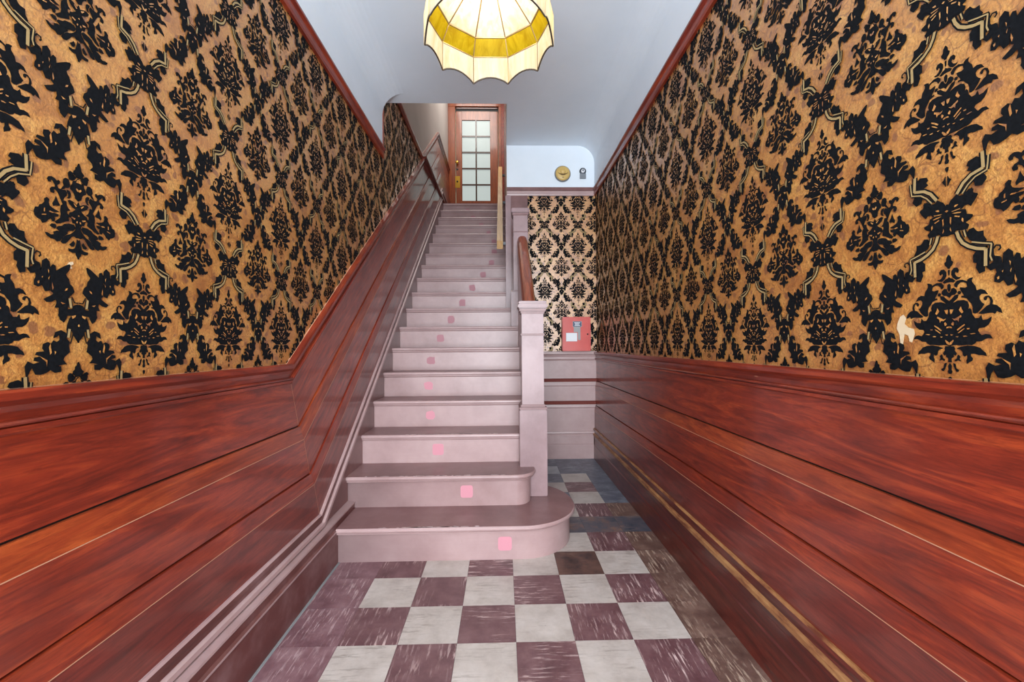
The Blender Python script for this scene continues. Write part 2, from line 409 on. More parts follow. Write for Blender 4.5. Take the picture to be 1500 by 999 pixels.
run_x('picture_rail', rail_prof, YB, XS+0.002, XR-0.02, 'mauve', wall_back)
run_x('rail_top_edge', [(0, RAIL1-0.02), (0.036, RAIL1-0.02), (0.036, RAIL1+0.012), (0, RAIL1+0.012)], YB, XS+0.002, XR-0.03, 'skirt', wall_back)
box('frieze_end_trim', XL, XL+0.016, YLE, YLE+0.03, RAIL0, ZC-0.02, 'wood_strip', wall_left)
ledge = run_y('trim_1', [(0, ZU-0.055), (0.012, ZU-0.055), (0.022, ZU-0.02), (0.022, ZU), (-0.03, ZU)], XL, 1, YE, 6.75, 'wood', None); tag(ledge, kind='structure')

ledge2 = run_y('trim_4', [(0, ZU-0.035), (0.052, ZU-0.035), (0.060, ZU-0.015), (0.060, ZU), (0, ZU)], XL, 1, 4.98, 6.62, 'wood_base', None); tag(ledge2, kind='structure')
# ------------------------------------------------------------------ wainscot
def P(z): return CAP - z
cap_prof = [(0,P(1.072)),(0.005,P(1.0715)),(0.034,P(1.072)),(0.036,P(1.066)),(0.036,P(1.052)),(0.030,P(1.047)),(0.018,P(1.040)),(0.013,P(1.028)),
            (0.012,P(1.012)),(0.022,P(1.010)),(0.025,P(1.006)),(0.022,P(1.002)),(0.014,P(1.001)),(0.014,P(0.999)),(0.021,P(0.998)),(0.020,P(0.988)),(0.009,P(0.982)),(0,P(0.982))]
b1 = [(0,P(0.984)),(0.008,P(0.984)),(0.008,P(0.782)),(0,P(0.782))]
b2 = [(0,P(0.776)),(0.014,P(0.776)),(0.022,P(0.712)),(0.0222,P(0.7095)),(0.021,P(0.709)),(0.021,P(0.536)),(0,P(0.536))]
b3 = [(0,P(0.530)),(0.027,P(0.530)),(0.034,P(0.474)),(0.0342,P(0.4715)),(0.033,P(0.471)),(0.033,P(0.290)),(0,P(0.290))]
mo = [(0,P(0.305)),(0.040,P(0.305)),(0.046,P(0.298)),(0.046,P(0.283)),(0.040,P(0.278)),(0.039,P(0.266)),(0.040,P(0.258)),(0.052,P(0.252)),(0.053,P(0.236)),(0.042,P(0.228)),(0,P(0.228))]
backer = [(0,P(0.79)),(0.003,P(0.79)),(0.003,P(0.29)),(0,P(0.29))]
def wainscot(parent, xb, sgn, stations, sfx, cut=None, mould=('wood_base','worn_gold'), inclined=False):
    wd = 'wood_incline' if inclined else 'wood'; ws = 'wood_strip_incline' if inclined else 'wood_strip'
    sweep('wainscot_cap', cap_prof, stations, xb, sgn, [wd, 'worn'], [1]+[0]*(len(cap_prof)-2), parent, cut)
    sweep('wainscot_board', b1, stations, xb, sgn, [wd], None, parent, cut)
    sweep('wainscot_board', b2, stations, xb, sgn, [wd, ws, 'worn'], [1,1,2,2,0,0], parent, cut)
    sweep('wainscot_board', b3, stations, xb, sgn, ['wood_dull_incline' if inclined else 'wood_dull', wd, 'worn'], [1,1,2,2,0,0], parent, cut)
    sweep('base_moulding', mo, stations, xb, sgn, list(mould), [1,1,0,0,0,0,1,1,0,0], parent, cut)
    MAT['black_gap'] = MAT['black']
    sweep('wainscot_backing', backer, stations, xb, sgn, ['black'], None, parent, cut)
wainscot(wall_right, XR, -1, [(Y0, CAP, 0), (YB, CAP, 0)], 'r')
K1 = (YK, CAP, KT); KU = (Y2, Z2, KT)
wainscot(wall_left, XL, 1, [(Y0, CAP, 0), K1], 'l', mould=('plinth','mauve'))
wainscot(wall_left, XL, 1, [K1, KU, (YD, Z2, 0)], 'l', cut=[((0,0,ZU-0.02), (0,0,1))], mould=('skirt','mauve'), inclined=True)
wainscot(wall_upper, XU, 1, [K1, KU, (YD, Z2, 0)], 'l', cut=[((0,0,ZU), (0,0,-1))], mould=('skirt','mauve'), inclined=True)
skirt_prof = [(0,P(0.23)),(0.034,P(0.23)),(0.034,P(-0.25)),(0,P(-0.25))]
sweep('skirt_board', skirt_prof, [K1, KU, (YD, Z2, 0)], XL, 1, ['skirt'], None, wall_left, cut=[((0,2.1,0),(0,-1,0)), ((0,0,0),(0,0,-1)), ((0,0,ZU-0.02),(0,0,1))])
sweep('skirt_board', skirt_prof, [K1, KU, (YD, Z2, 0)], XU, 1, ['skirt'], None, wall_upper, cut=[((0,0,ZU),(0,0,-1))])

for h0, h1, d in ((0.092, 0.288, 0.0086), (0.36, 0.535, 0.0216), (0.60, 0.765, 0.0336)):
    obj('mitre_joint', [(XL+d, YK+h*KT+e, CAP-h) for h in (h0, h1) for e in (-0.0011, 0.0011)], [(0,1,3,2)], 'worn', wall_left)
# baseboards
bb_r = run_y('baseboard_right', [(0,0),(0.046,0),(0.044,0.135),(0.040,0.142),(0.039,0.20),(0.043,0.206),(0.043,0.226),(0,0.23)], XR, -1, Y0, YB, 'wood_base', None); tag(bb_r, kind='structure')
bb_l = run_y('baseboard_left', [(0,0),(0.080,0),(0.080,0.166),(0.084,0.172),(0.084,0.180),(0.074,0.186),(0.074,0.212),(0.078,0.218),(0.077,0.226),(0,0.232)], XL, 1, Y0, 2.49, ['plinth','mauve'], None, [0,0,1,1,0,0,0,1,1,0]); tag(bb_l, kind='structure')
run_y('dust_line', [(0,-0.002),(0.092,-0.002),(0.088,0.0015),(0.0,0.0015)], XL, 1, Y0, 2.235, 'dust', bb_l)

# far wall wainscot, painted mauve
def bw(name, prof, mat): return run_x(name, prof, YB, XS+0.05, XR-0.005, mat, wall_back)
bw('wainscot_cap', [(0,1.078),(0.032,1.078),(0.034,1.05),(0.02,1.042),(0.014,1.02),(0.014,1.0),(0.024,0.994),(0.02,0.985),(0,0.985)], 'mauve')
bw('wainscot_board', [(0,0.99),(0.010,0.99),(0.010,0.80),(0,0.80)], 'mauve')
bw('wainscot_ledge', [(0,0.805),(0.030,0.800),(0.034,0.772),(0,0.768)], 'ledge_red')
bw('wainscot_board', [(0,0.775),(0.020,0.775),(0.026,0.735),(0.020,0.725),(0.020,0.572),(0,0.572)], 'mauve')
bw('wainscot_ledge', [(0,0.580),(0.044,0.576),(0.048,0.546),(0,0.540)], 'ledge_red')
bw('wainscot_board', [(0,0.545),(0.030,0.545),(0.034,0.515),(0.026,0.505),(0.026,0.27),(0,0.27)], 'mauve')
bw('base_moulding', [(0,0.272),(0.042,0.272),(0.046,0.256),(0.036,0.248),(0.044,0.236),(0.044,0.226),(0,0.226)], 'mauve')
bb_b = run_x('baseboard_back', [(0,0),(0.040,0),(0.040,0.145),(0.034,0.15),(0.034,0.23),(0,0.23)], YB, XS+0.05, XR-0.044, 'mauve', None); tag(bb_b, kind='structure')

# ------------------------------------------------------------------ damask flock pattern
class Motif:
    def __init__(s): s.v, s.f, s.m = [], [], []
    def strip(s, L, Rr, mat, z):
        b = len(s.v); n = len(L)
        for p in L: s.v.append((p[0], p[1], z))
        for p in Rr: s.v.append((p[0], p[1], z))
        for i in range(n-1): s.f.append((b+i, b+i+1, b+n+i+1, b+n+i)); s.m.append(mat)
    def path(s, pts, wf, mat=0, z=0.0006):
        n = len(pts); L, Q = [], []
        for i, p in enumerate(pts):
            a = pts[max(i-1,0)]; c = pts[min(i+1,n-1)]
            dx, dy = c[0]-a[0], c[1]-a[1]; l = math.hypot(dx, dy) or 1
            w = wf(i/(n-1)); L.append((p[0]-dy/l*w, p[1]+dx/l*w)); Q.append((p[0]+dy/l*w, p[1]-dx/l*w))
        s.strip(L, Q, mat, z)
    def blade(s, p0, p1, w, bend=0.0, mat=0, z=0.0006, n=7, fat=0.42):
        dx, dy = p1[0]-p0[0], p1[1]-p0[1]; pts = []
        for i in range(n):
            t = i/(n-1); k = 4*t*(1-t)*bend + 0.5*bend*t*t
            pts.append((p0[0]+dx*t-dy*k, p0[1]+dy*t+dx*k))
        e = math.log(0.5)/math.log(fat)
        s.path(pts, lambda t: w*max(0.04, math.sin(math.pi*min(1, max(0, t))**e))**0.8, mat, z)
    def frond(s, p0, p1, w, bend=0.0, lobes=3, side=0):
        s.blade(p0, p1, w*0.75, bend)
        dx, dy = p1[0]-p0[0], p1[1]-p0[1]; L = math.hypot(dx, dy)
        for i in range(lobes):
            t = 0.18+0.62*i/max(1, lobes-1); k = 4*t*(1-t)*bend+0.5*bend*t*t
            c = (p0[0]+dx*t-dy*k, p0[1]+dy*t+dx*k); ll = w*(2.3-0.9*t)
            for q in (1, -1):
                if side and q != side: continue
                a = math.atan2(dy, dx)+q*0.72
                s.blade(c, (c[0]+ll*math.cos(a), c[1]+ll*math.sin(a)), w*0.42, -q*0.12, n=5)
        a = 0.9
        s.blade((p0[0]+dx*0.12, p0[1]+dy*0.12), (p0[0]+dx*0.8-dy*bend*0.8, p0[1]+dy*0.8+dx*bend*0.8), w*0.09, bend*0.4, 2, 0.0009, n=4)
    def scroll(s, c, r0, r1, a0, a1, w0, w1, n=11, blob=1.5):
        pts = []
        for i in range(n):
            t = i/(n-1); a = math.radians(a0+(a1-a0)*t); r = r0+(r1-r0)*t; pts.append((c[0]+r*math.cos(a), c[1]+r*math.sin(a)))
        s.path(pts, lambda t: w0+(w1-w0)*t)
        s.disc(pts[-1], w1*blob+w0*0.4)
    def disc(s, c, r, mat=0, z=0.0006, ry=None, n=9):
        b = len(s.v); ry = ry or r
        for i in range(n):
            a = 2*math.pi*i/n; s.v.append((c[0]+r*math.cos(a), c[1]+ry*math.sin(a), z))
        s.f.append(tuple(range(b, b+n))); s.m.append(mat)
    def ring(s, c, r, w, mat=2, z=0.0009, a0=0, a1=360, n=10):
        pts = [(c[0]+r*math.cos(math.radians(a0+(a1-a0)*i/(n-1))), c[1]+r*math.sin(math.radians(a0+(a1-a0)*i/(n-1)))) for i in range(n)]
        s.path(pts, lambda t: w, mat, z)
    def add(s, o, sc, off=(0,0), mx=1, my=1):
        b = len(s.v)
        for x, y, z in o.v: s.v.append((off[0]+x*sc*mx, off[1]+y*sc*my, z))
        for f in o.f: s.f.append(tuple(b+i for i in f))
        s.m += o.m
# outlines of the print, in tenths of a millimetre
D_AB = [[(-3,1306),(39,1249),(48,1171),(83,1137),(69,1085),(29,1045),(15,1006),(-9,1011)],[(-9,983),(14,972),(9,884),(-11,859)],[(-12,825),(18,800),(70,778),(121,729),(88,707),(30,722),(-14,715)],[(175,896),(189,948),(158,1001),(100,1004),(57,944),(52,870),(83,803),(141,753),(198,764),(236,799),(186,793),(142,821),(111,880),(124,919),(144,922),(156,899)],[(-7,687),(28,654),(27,579),(10,526),(-10,515)],[(-10,474),(39,522),(53,575),(92,584),(137,537),(149,495),(109,446),(51,439),(24,415),(-12,384)],[(164,477),(181,502),(212,500),(228,469),(211,439),(180,445)],[(-12,309),(49,350),(115,425),(180,437),(166,372),(81,292),(67,260),(164,304),(277,306),(344,266),(367,191),(354,113),(384,130),(408,96),(424,3),(476,-85),(546,-83),(582,-21),(603,-125),(682,-123),(761,-65),(738,-145),(697,-218),(635,-266),(543,-276),(519,-326),(552,-392),(586,-431),(655,-407),(722,-421),(770,-491),(698,-477),(642,-495),(584,-540),(491,-546),(467,-584),(407,-617),(347,-611),(223,-625),(97,-615),(44,-628),(0,-646)],[(214,574),(307,555),(350,575),(333,657),(284,684),(222,687),(170,641),(150,589),(112,615),(107,663),(159,723),(248,730),(346,682),(352,714),(395,740),(449,751),(425,702),(430,656),(488,569),(510,476),(580,492),(648,464),(702,375),(647,401),(590,401),(554,354),(559,289),(598,221),(637,192),(596,119),(525,35),(478,19),(443,34),(445,145),(422,225),(375,282),(340,339),(279,366),(235,370),(242,396),(291,397),(268,453),(231,511)],[(548,14),(618,79),(687,149),(738,170),(750,244),(735,302),(702,331),(684,301),(672,264),(644,274),(639,312),(668,341),(713,348),(762,305),(783,228),(771,173),(841,147),(904,80),(929,-8),(882,20),(845,42),(817,-12),(774,16),(707,15),(640,7),(594,4)],[(140,-693),(223,-658),(346,-637),(466,-649),(559,-681),(603,-737),(648,-775),(670,-837),(602,-814),(533,-816),(463,-792),(392,-794),(391,-846),(426,-897),(413,-937),(365,-965),(321,-1007),(317,-941),(336,-888),(331,-822),(281,-856),(251,-824),(246,-758),(209,-712)],[(2,-653),(83,-653),(101,-707),(88,-734),(132,-801),(112,-842),(67,-816),(73,-870),(27,-899),(26,-954),(38,-980),(-1,-989)],[(163,-827),(200,-866),(181,-907),(217,-959),(155,-935),(110,-964),(97,-937),(142,-908),(150,-854)],[(-2,-1010),(30,-1063),(22,-1145),(41,-1185),(27,-1227),(-6,-1236)],[(70,-1006),(108,-1031),(120,-1112),(170,-1149),(157,-1177),(125,-1179),(100,-1126),(76,-1060)],[(-4,-1304),(32,-1322),(24,-1377),(-7,-1421)]]
D_AG = [[(19,134),(91,128),(57,49),(30,37),(18,86)],[(193,113),(232,184),(249,122),(279,66),(248,35),(217,71)],[(55,-53),(106,-70),(171,-33),(235,3),(240,-38),(196,-62),(182,-141),(163,-100),(106,-104)],[(40,-175),(73,-129),(99,-151),(85,-211),(59,-203)],[(5,-221),(52,-237),(58,-267),(4,-256)],[(147,-302),(218,-237),(293,-187),(305,-207),(242,-258),(166,-322)],[(165,-369),(229,-311),(292,-269),(285,-295),(184,-373)],[(335,-275),(389,-273),(383,-299),(340,-297)],[(23,-393),(81,-405),(35,-424)],[(4,-571),(73,-510),(85,-530),(45,-605),(3,-623)],[(350,-440),(276,-452),(264,-432),(301,-426)],[(119,-443),(183,-440),(163,-461)],[(387,-388),(471,-377),(494,-390),(411,-402)]]
D_BB = [[(0,1219),(20,1142),(60,1116),(60,1059),(99,1022),(106,963),(60,934),(54,896),(1,897)],[(54,879),(93,922),(158,956),(209,944),(215,880),(190,798),(133,795),(80,836)],[(184,699),(210,781),(260,797),(310,758),(323,676),(299,617),(336,560),(374,504),(299,550),(274,591),(223,596),(185,642)],[(1,885),(54,810),(113,790),(126,718),(159,662),(172,590),(121,561),(82,505),(63,419),(4,368)],[(198,537),(249,543),(236,491),(211,454),(211,397),(237,367),(199,367),(166,422),(166,490)],[(249,476),(274,524),(349,501),(423,510),(447,569),(434,595),(398,618),(391,675),(416,689),(446,657),(494,695),(554,713),(613,688),(637,636),(614,590),(572,599),(578,635),(542,652),(519,611),(483,568),(483,513),(543,494),(585,437),(568,378),(508,380),(502,420),(520,447),(483,469),(435,429),(399,363),(362,275),(326,196),(363,152),(376,49),(364,-37),(377,-118),(451,-202),(487,-233),(451,-257),(377,-229),(328,-194),(265,-156),(201,-129),(214,-65),(188,-13),(239,19),(238,86),(174,103),(225,146),(250,206),(263,281),(325,285),(300,360),(249,420)],[(388,156),(436,231),(466,332),(497,213),(533,148),(522,97),(473,132),(425,135)],[(413,6),(498,27),(546,47),(593,77),(616,136),(604,215),(645,235),(692,189),(686,126),(733,60),(779,36),(802,-23),(858,-39),(881,-119),(870,-200),(826,-242),(758,-267),(729,-325),(666,-288),(618,-222),(571,-178),(535,-234),(499,-225),(487,-167),(499,-127),(426,-97),(413,-61),(522,-56),(522,-34)],[(24,190),(44,276),(122,322),(186,337),(224,315),(187,247),(122,197),(57,169)],[(0,346),(30,280),(24,201),(70,143),(136,80),(187,55),(201,-16),(149,-60),(124,-156),(72,-155),(46,-240),(59,-300),(112,-369),(177,-429),(254,-468),(329,-551),(367,-637),(330,-657),(267,-639),(216,-573),(151,-469),(99,-435),(47,-469),(0,-460)],[(66,-245),(98,-195),(189,-194),(290,-230),(341,-286),(427,-318),(458,-369),(391,-409),(304,-412),(241,-387),(202,-344),(112,-324)],[(476,-285),(548,-292),(590,-340),(548,-363),(488,-376),(464,-337)],[(228,-406),(354,-423),(452,-423),(513,-458),(507,-512),(561,-534),(632,-506),(679,-506),(644,-563),(573,-602),(489,-607),(453,-643),(392,-620),(354,-557),(292,-476)],[(80,-602),(106,-550),(152,-616),(191,-647),(152,-685),(107,-676)],[(1,-529),(27,-500),(48,-630),(74,-715),(127,-748),(217,-748),(204,-796),(127,-816),(61,-805),(49,-860),(22,-901),(9,-945),(2,-944)]]
D_BG = [[(2,862),(39,833),(61,774),(2,780)],[(3,621),(49,652),(62,625),(32,580),(3,579)],[(687,3),(708,-8),(713,-79),(688,-78)],[(665,-120),(748,-145),(748,-165),(665,-141)],[(71,-40),(149,-20),(162,-41),(91,-74)],[(19,-96),(45,-91),(56,-128),(30,-139)],[(37,244),(102,294),(115,284),(64,219)],[(18,31),(5,57),(-2,59),(-2,24)],[(510,-42),(594,-31),(617,-54),(546,-62)]]
D_low_blk = [[(473,-237),(414,-212),(356,-186),(341,-93),(298,-79),(186,-71),(103,-29),(1,-35),(8,-542),(57,-509),(111,-515),(164,-447),(276,-472),(375,-475),(396,-413),(360,-381),(302,-369),(330,-333),(416,-296)],[(563,159),(496,194),(467,142),(480,288),(421,310),(350,216),(251,225),(100,160),(62,52),(0,5),(1,-61),(158,-26),(283,-28),(325,20),(404,24),(441,-28),(491,44),(512,100)],[(701,-811),(645,-707),(644,-607),(568,-611),(523,-579),(478,-505),(419,-519),(377,-586),(393,-652),(422,-715),(482,-758),(586,-792)],[(924,-1182),(836,-1149),(820,-1264),(710,-1330),(770,-1400),(857,-1371),(876,-1466),(842,-1551),(835,-1633),(905,-1657),(958,-1618),(965,-1519),(985,-1614),(1041,-1739),(1104,-1716),(1112,-1599),(1128,-1480),(1099,-1418),(1115,-1266),(1104,-1119),(1057,-1061),(986,-1123),(979,-1255),(944,-1326)],[(1526,-1107),(1447,-1146),(1332,-1232),(1237,-1298),(1217,-1183),(1188,-1163),(1125,-1265),(1136,-1380),(1165,-1475),(1149,-1627),(1151,-1727),(1207,-1771),(1171,-1825),(1079,-1884),(1017,-1922),(1062,-1959),(1154,-1943),(1247,-1885),(1268,-1984),(1231,-2071),(1307,-2065),(1309,-2183),(1330,-2318),(1408,-2331),(1445,-2209),(1463,-2071),(1481,-1966),(1459,-1865),(1537,-1772),(1607,-1695),(1575,-1594),(1513,-1532),(1492,-1432),(1451,-1385),(1430,-1320),(1498,-1224)],[(629,-1027),(546,-980),(487,-1054),(489,-1193),(549,-1214),(535,-1310),(586,-1428),(660,-1401),(658,-1259)]]
D_low_gold = [[(1475,-1623),(1426,-1646),(1407,-1699),(1456,-1677)],[(1187,-1656),(1157,-1543),(1149,-1627),(1165,-1709)],[(1109,-1417),(1082,-1470),(1092,-1502)],[(1098,-1302),(1073,-1273),(1089,-1370)],[(982,-1435),(955,-1455),(968,-1486)],[(912,-1542),(877,-1563),(887,-1610),(913,-1591)],[(1422,-1971),(1324,-1945),(1364,-1993)],[(225,71),(170,74),(164,51),(212,46)],[(104,-83),(214,-90),(284,-110),(263,-124),(159,-107)],[(257,-188),(160,-148),(146,-165),(237,-207)],[(322,-266),(293,-232),(284,-290),(316,-337)],[(92,-168),(65,-149),(60,-272),(81,-320)],[(68,-364),(56,-422),(83,-468),(90,-446)]]
D_rib1 = [(186,-496),(222,-624),(294,-758),(410,-858),(543,-929),(711,-975),(701,-978)]
D_rib1b = [(700,-966),(695,-1141),(692,-1309)]
D_rib2 = [(322,-502),(357,-647)]
D_rib2b = [(460,-777),(632,-840),(800,-892),(797,-906)]
D_rib2c = [(797,-906),(785,-1013),(773,-1128),(802,-1227)]
D_curl = [(904,-1048),(939,-1009),(929,-957),(867,-941),(816,-1007),(818,-1120),(872,-1224)]
D_up_blk = [[(635,673),(643,845),(553,902),(419,867),(392,801),(440,765),(394,702),(479,670),(557,635)],[(719,421),(678,501),(598,529),(522,446),(543,342),(641,319)],[(565,164),(487,194),(466,316),(354,259),(281,181),(189,275),(84,186),(33,98),(-7,137),(-4,-71),(88,-77),(284,-16),(338,73),(394,54),(452,-19),(499,50)],[(471,-234),(361,-192),(341,-89),(285,-70),(159,-73),(-4,-71),(3,-522),(95,-498),(164,-426),(291,-428),(383,-440),(345,-360),(307,-280),(419,-294)]]
D_up_gold = [[(201,65),(156,68),(148,30),(193,35)],[(266,-22),(87,-42),(123,-52),(248,-42)],[(35,-6),(-5,16),(-5,-36)]]
D_urib = [(198,287),(322,475),(462,586),(680,643)]
D_uribb = [(680,637),(673,819),(666,967)]
D_urib2 = [(298,259),(408,406),(540,517),(741,576)]
D_urib2b = [(741,576),(759,719),(769,856)]
D_udrop = [[(23,741),(45,680),(87,646),(61,604),(20,524)]]
D_n2_blk = [[(4,265),(94,237),(140,152),(281,132),(372,116),(416,13),(369,-84),(311,-132),(278,-60),(244,23),(138,29),(184,-55),(229,-200),(250,-302),(132,-319),(107,-401),(57,-483),(-10,-586)],[(270,-484),(272,-383),(365,-325),(477,-367),(508,-486),(453,-446),(398,-405),(384,-525),(451,-585),(518,-545),(561,-624),(627,-584),(712,-623),(721,-700),(688,-778),(834,-793),(855,-821),(750,-873),(874,-906),(883,-944),(769,-987),(892,-1038),(994,-977),(1036,-1068),(1008,-1332),(971,-1166),(912,-1094),(848,-1231),(765,-1237),(660,-1206),(574,-1153),(485,-1217),(373,-1205),(375,-1105),(465,-1080),(330,-1047),(261,-1061),(332,-967),(310,-887),(195,-789),(221,-646),(199,-586)],[(-17,-1023),(23,-1083),(46,-1185),(105,-1243),(68,-1318),(-23,-1335)],[(128,-1293),(187,-1268),(222,-1306),(163,-1331)]]
D_n2_gold = [[(66,33),(161,7),(137,-53),(77,-9)],[(583,-604),(614,-682),(590,-839),(558,-800)],[(642,-954),(792,-862),(663,-992),(651,-1090)],[(-3,-160),(26,-203),(-4,-233)],[(470,-783),(504,-762),(496,-841)]]
D_n2_rib = [(199,-280),(224,-474)]
D_n2_rib2 = [(112,-360),(175,-606)]
D_n2_br = [(196,393),(169,191)]
D_n2_brd = [(152,438),(90,306),(5,307)]
PA, PB = 0.342, 0.449
cell = Motif()
def fill(polys, off, mat, grow=0.0):
    for p in polys:
        if grow:
            for mx in (1, -1):
                cell.path([(off[0]+mx*max(x, -2)*1e-4, off[1]+y*1e-4) for x, y in p+p[:1]], lambda t: grow, mat, 0.0005 + len(cell.f)*1.5e-6)
        for mx in (1, -1):
            b = len(cell.v); z = (0.0005 if mat == 0 else (0.0010 if mat == 1 else 0.0012)) + len(cell.f)*1.5e-6
            q = [(off[0]+mx*max(x, -2)*1e-4, off[1]+y*1e-4, z) for x, y in p]
            if mx < 0: q.reverse()
            cell.v += q; cell.f.append(tuple(range(b, b+len(q)))); cell.m.append(mat)
def band(pts, w_, mat, off):
    for mx in (1, -1):
        cell.path([(off[0]+mx*x*1e-4, off[1]+y*1e-4) for x, y in pts], lambda t: w_, mat, (0.0005 if mat == 0 else 0.0010) + len(cell.f)*1.5e-6)
def ribbon(pts, off, w0=0.0062, w1=0.0030):
    band(pts, w0, 0, off); band(pts, w1, 1, off)
oA, oB, o1, o2 = (0, 0), (PA/2, PB/2), (0, PB/2), (PA/2, 0)
fill(D_AB, oA, 0, 0.0007); fill(D_AG, oA, 2); fill(D_BB, oB, 0, 0.0008); fill(D_BG, oB, 2)
fill(D_low_blk, o1, 0, 0.0018); fill(D_up_blk, o1, 0, 0.0018); fill(D_udrop, o1, 0, 0.0008); fill(D_n2_blk, o2, 0, 0.0016)
fill(D_low_gold, o1, 2); fill(D_up_gold, o1, 2); fill(D_n2_gold, o2, 2)
for d in (D_rib1, D_rib1b, D_urib, D_uribb): ribbon(d, o1)
for d in (D_rib2, D_rib2b, D_rib2c, D_urib2, D_urib2b): ribbon(d, o1, 0.0040, 0.0014)
ribbon(D_n2_rib, o2, 0.0046, 0.0026); ribbon(D_n2_br, o2, 0.0046, 0.0026); band(D_n2_brd, 0.0014, 0, o2); band(D_n2_rib2, 0.0014, 0, o2)
band(D_curl, 0.0017, 0, o1)
def pattern(parent, place, us, vs_, cuts, anchor):
    V, Fc, Mi = [], [], []
    u0 = anchor[0] + math.floor((us[0]-anchor[0])/PA)*PA; v0 = anchor[1] + math.floor((vs_[0]-anchor[1])/PB)*PB
    nu = int((us[1]-u0)/PA)+2; nv = int((vs_[1]-v0)/PB)+2
    for i in range(-1, nu):
        for j in range(-1, nv):
            cu, cv = u0+i*PA, v0+j*PB
            if not keep_cell(parent, cu, cv): continue
            b = len(V)
            for x, y, z in cell.v: V.append(place(cu+x, cv+y, z))
            for f in cell.f: Fc.append(tuple(b+q for q in f))
            Mi += cell.m
    o = obj('flock_pattern', V, Fc, ['flock','ribbon','paper'], parent, Mi)
    for co, no in cuts:
        bm = bmesh.new(); bm.from_mesh(o.data)
        bmesh.ops.bisect_plane(bm, geom=bm.verts[:]+bm.edges[:]+bm.faces[:], plane_co=co, plane_no=no, clear_outer=True)
        bm.to_mesh(o.data); bm.free()
    tag(o, kind='stuff'); return o
def keep_cell(parent, u, v):
    if parent is wall_left:
        if u > YK and v+PB*1.1 < CAP+SL*(u-PA-YK): return False
        if u < YLE-PA*1.1 and v-PB*0.6 > RAIL1: return False
        return u < 5.3
    return True
pattern(wall_right, lambda u, v, z: (XR-z, u, v), (-0.6, YB), (1.0, 2.68), [((0,YB-0.002,0),(0,1,0)), ((0,0,RAIL1),(0,0,1)), ((0,0,1.0),(0,0,-1)), ((0,-1.0,0),(0,-1,0))], (1.199, 1.2055))
pattern(wall_left, lambda u, v, z: (XL+z, u, v), (-0.6, 5.0), (1.0, 3.44), [((0,0,ZU-0.01),(0,0,1)), ((0,0,1.0),(0,0,-1)), ((0,-1.0,0),(0,-1,0))], (1.123, 1.2200))
pattern(wall_back, lambda u, v, z: (u, YB-z, v), (0.1, XR), (1.0, 2.68), [((XR-0.002,0,0),(1,0,0)), ((0,0,RAIL1),(0,0,1)), ((0,0,1.0),(0,0,-1)), ((0.11,0,0),(-1,0,0))], (0.431, 1.2556))
# torn spots in the paper
def torn(parent, place, pts): 
    n = len(pts); obj('torn_patch', [place(u, v, 0.0012) for u, v in pts], [tuple(range(n))], 'torn', parent)
def scp(c, s, pts): return [(c[0]+s*x, c[1]+s*y) for x, y in pts]
tp = [(-8,30),(0,34),(6,26),(2,14),(10,6),(22,2),(24,-8),(18,-26),(12,-24),(10,-12),(2,-8),(-2,-30),(-8,-28),(-10,-8),(-16,4),(-14,16)]
torn(wall_right, lambda u, v, z: (XR-z, u, v), scp((0.957,1.178), 0.0011, [(-x, y) for x, y in tp]))
torn(wall_left, lambda u, v, z: (XL+z, u, v), scp((0.93,1.333), 0.0007, [(-16,-10),(-4,-2),(4,10),(16,14),(18,6),(10,0),(14,-8),(2,-12),(-8,-18)]))

# ------------------------------------------------------------------ staircase
st = empty('staircase', (0, NY, 0)); tag(st, 'steep mauve painted wooden staircase with pink square marks on its risers', 'staircase')
def sp(verts): return [(x, y-NY, z) for x, y, z in verts]
def right_end(k): return 0.14 if k <= 7 else (0.078 if k == 8 else XS)
TT = 0.034
def nose_prof(y, z, depth):
    return [(y+depth, z), (y+0.006, z), (y+0.001, z-0.006), (y, z-0.014), (y+0.003, z-0.021), (y+0.016, z-0.024), (y+0.016, z-0.028), (y+0.012, z-0.029), (y+0.013, z-TT), (y+0.024, z-TT-0.005), (y+0.034, z-TT-0.005), (y+depth, z-TT)]
def tread_mesh(k):
    y, z = NY+(k-1)*T, k*R
    pr = nose_prof(y, z, T+0.03); n = len(pr); x0, x1 = XSTEP, right_end(k)
    v = sp([(x, a, b) for x in (x0, x1) for a, b in pr])
    f = [(i, (i+1)%n, n+(i+1)%n, n+i) for i in range(n)] + [tuple(range(n)), tuple(range(2*n-1, n-1, -1))]
    mi = [0 if i == 0 else (1 if i < 11 else 0) for i in range(n)] + [0,0]
    o = obj('tread', v, f, ['tread','mauve'], st, mi); fix(o); return o
NOSE = 0.027
stick = {1:(736,796),2:(676,722),3:(627,659),4:(606,608),5:(599,566),6:(600,528),7:(616,494.5),8:(635,468),9:(658.5,441),10:(678.5,421),11:(701,401.6),12:(719,383),13:(724.8,367),14:(723.6,352.7),15:(711,339),16:(694,327),17:(675.5,315.7),18:(662,305.8)}
sx = [0.005,-0.221,-0.431,-0.526,-0.581,-0.605,-0.563,-0.501,-0.412,-0.328,-0.222,-0.13,-0.099,-0.106,-0.185,-0.302,-0.44,-0.54]
def bull(x0, yf, xc, yc, rx, ry, ryb, xb, n=16):
    """outline of a bullnose step end: front edge, round end, back"""
    p = [(x0, yf)]
    for i in range(n+1):
        a = -math.pi/2 + i/n*math.pi/2; p.append((xc+rx*math.cos(a), yc+ry*math.sin(a)))
    for i in range(1, n+1):
        a = i/n*math.pi/2; p.append((xc+rx*math.cos(a), yc+ryb*math.sin(a)))
    p.append((x0, yc+ryb)); return p
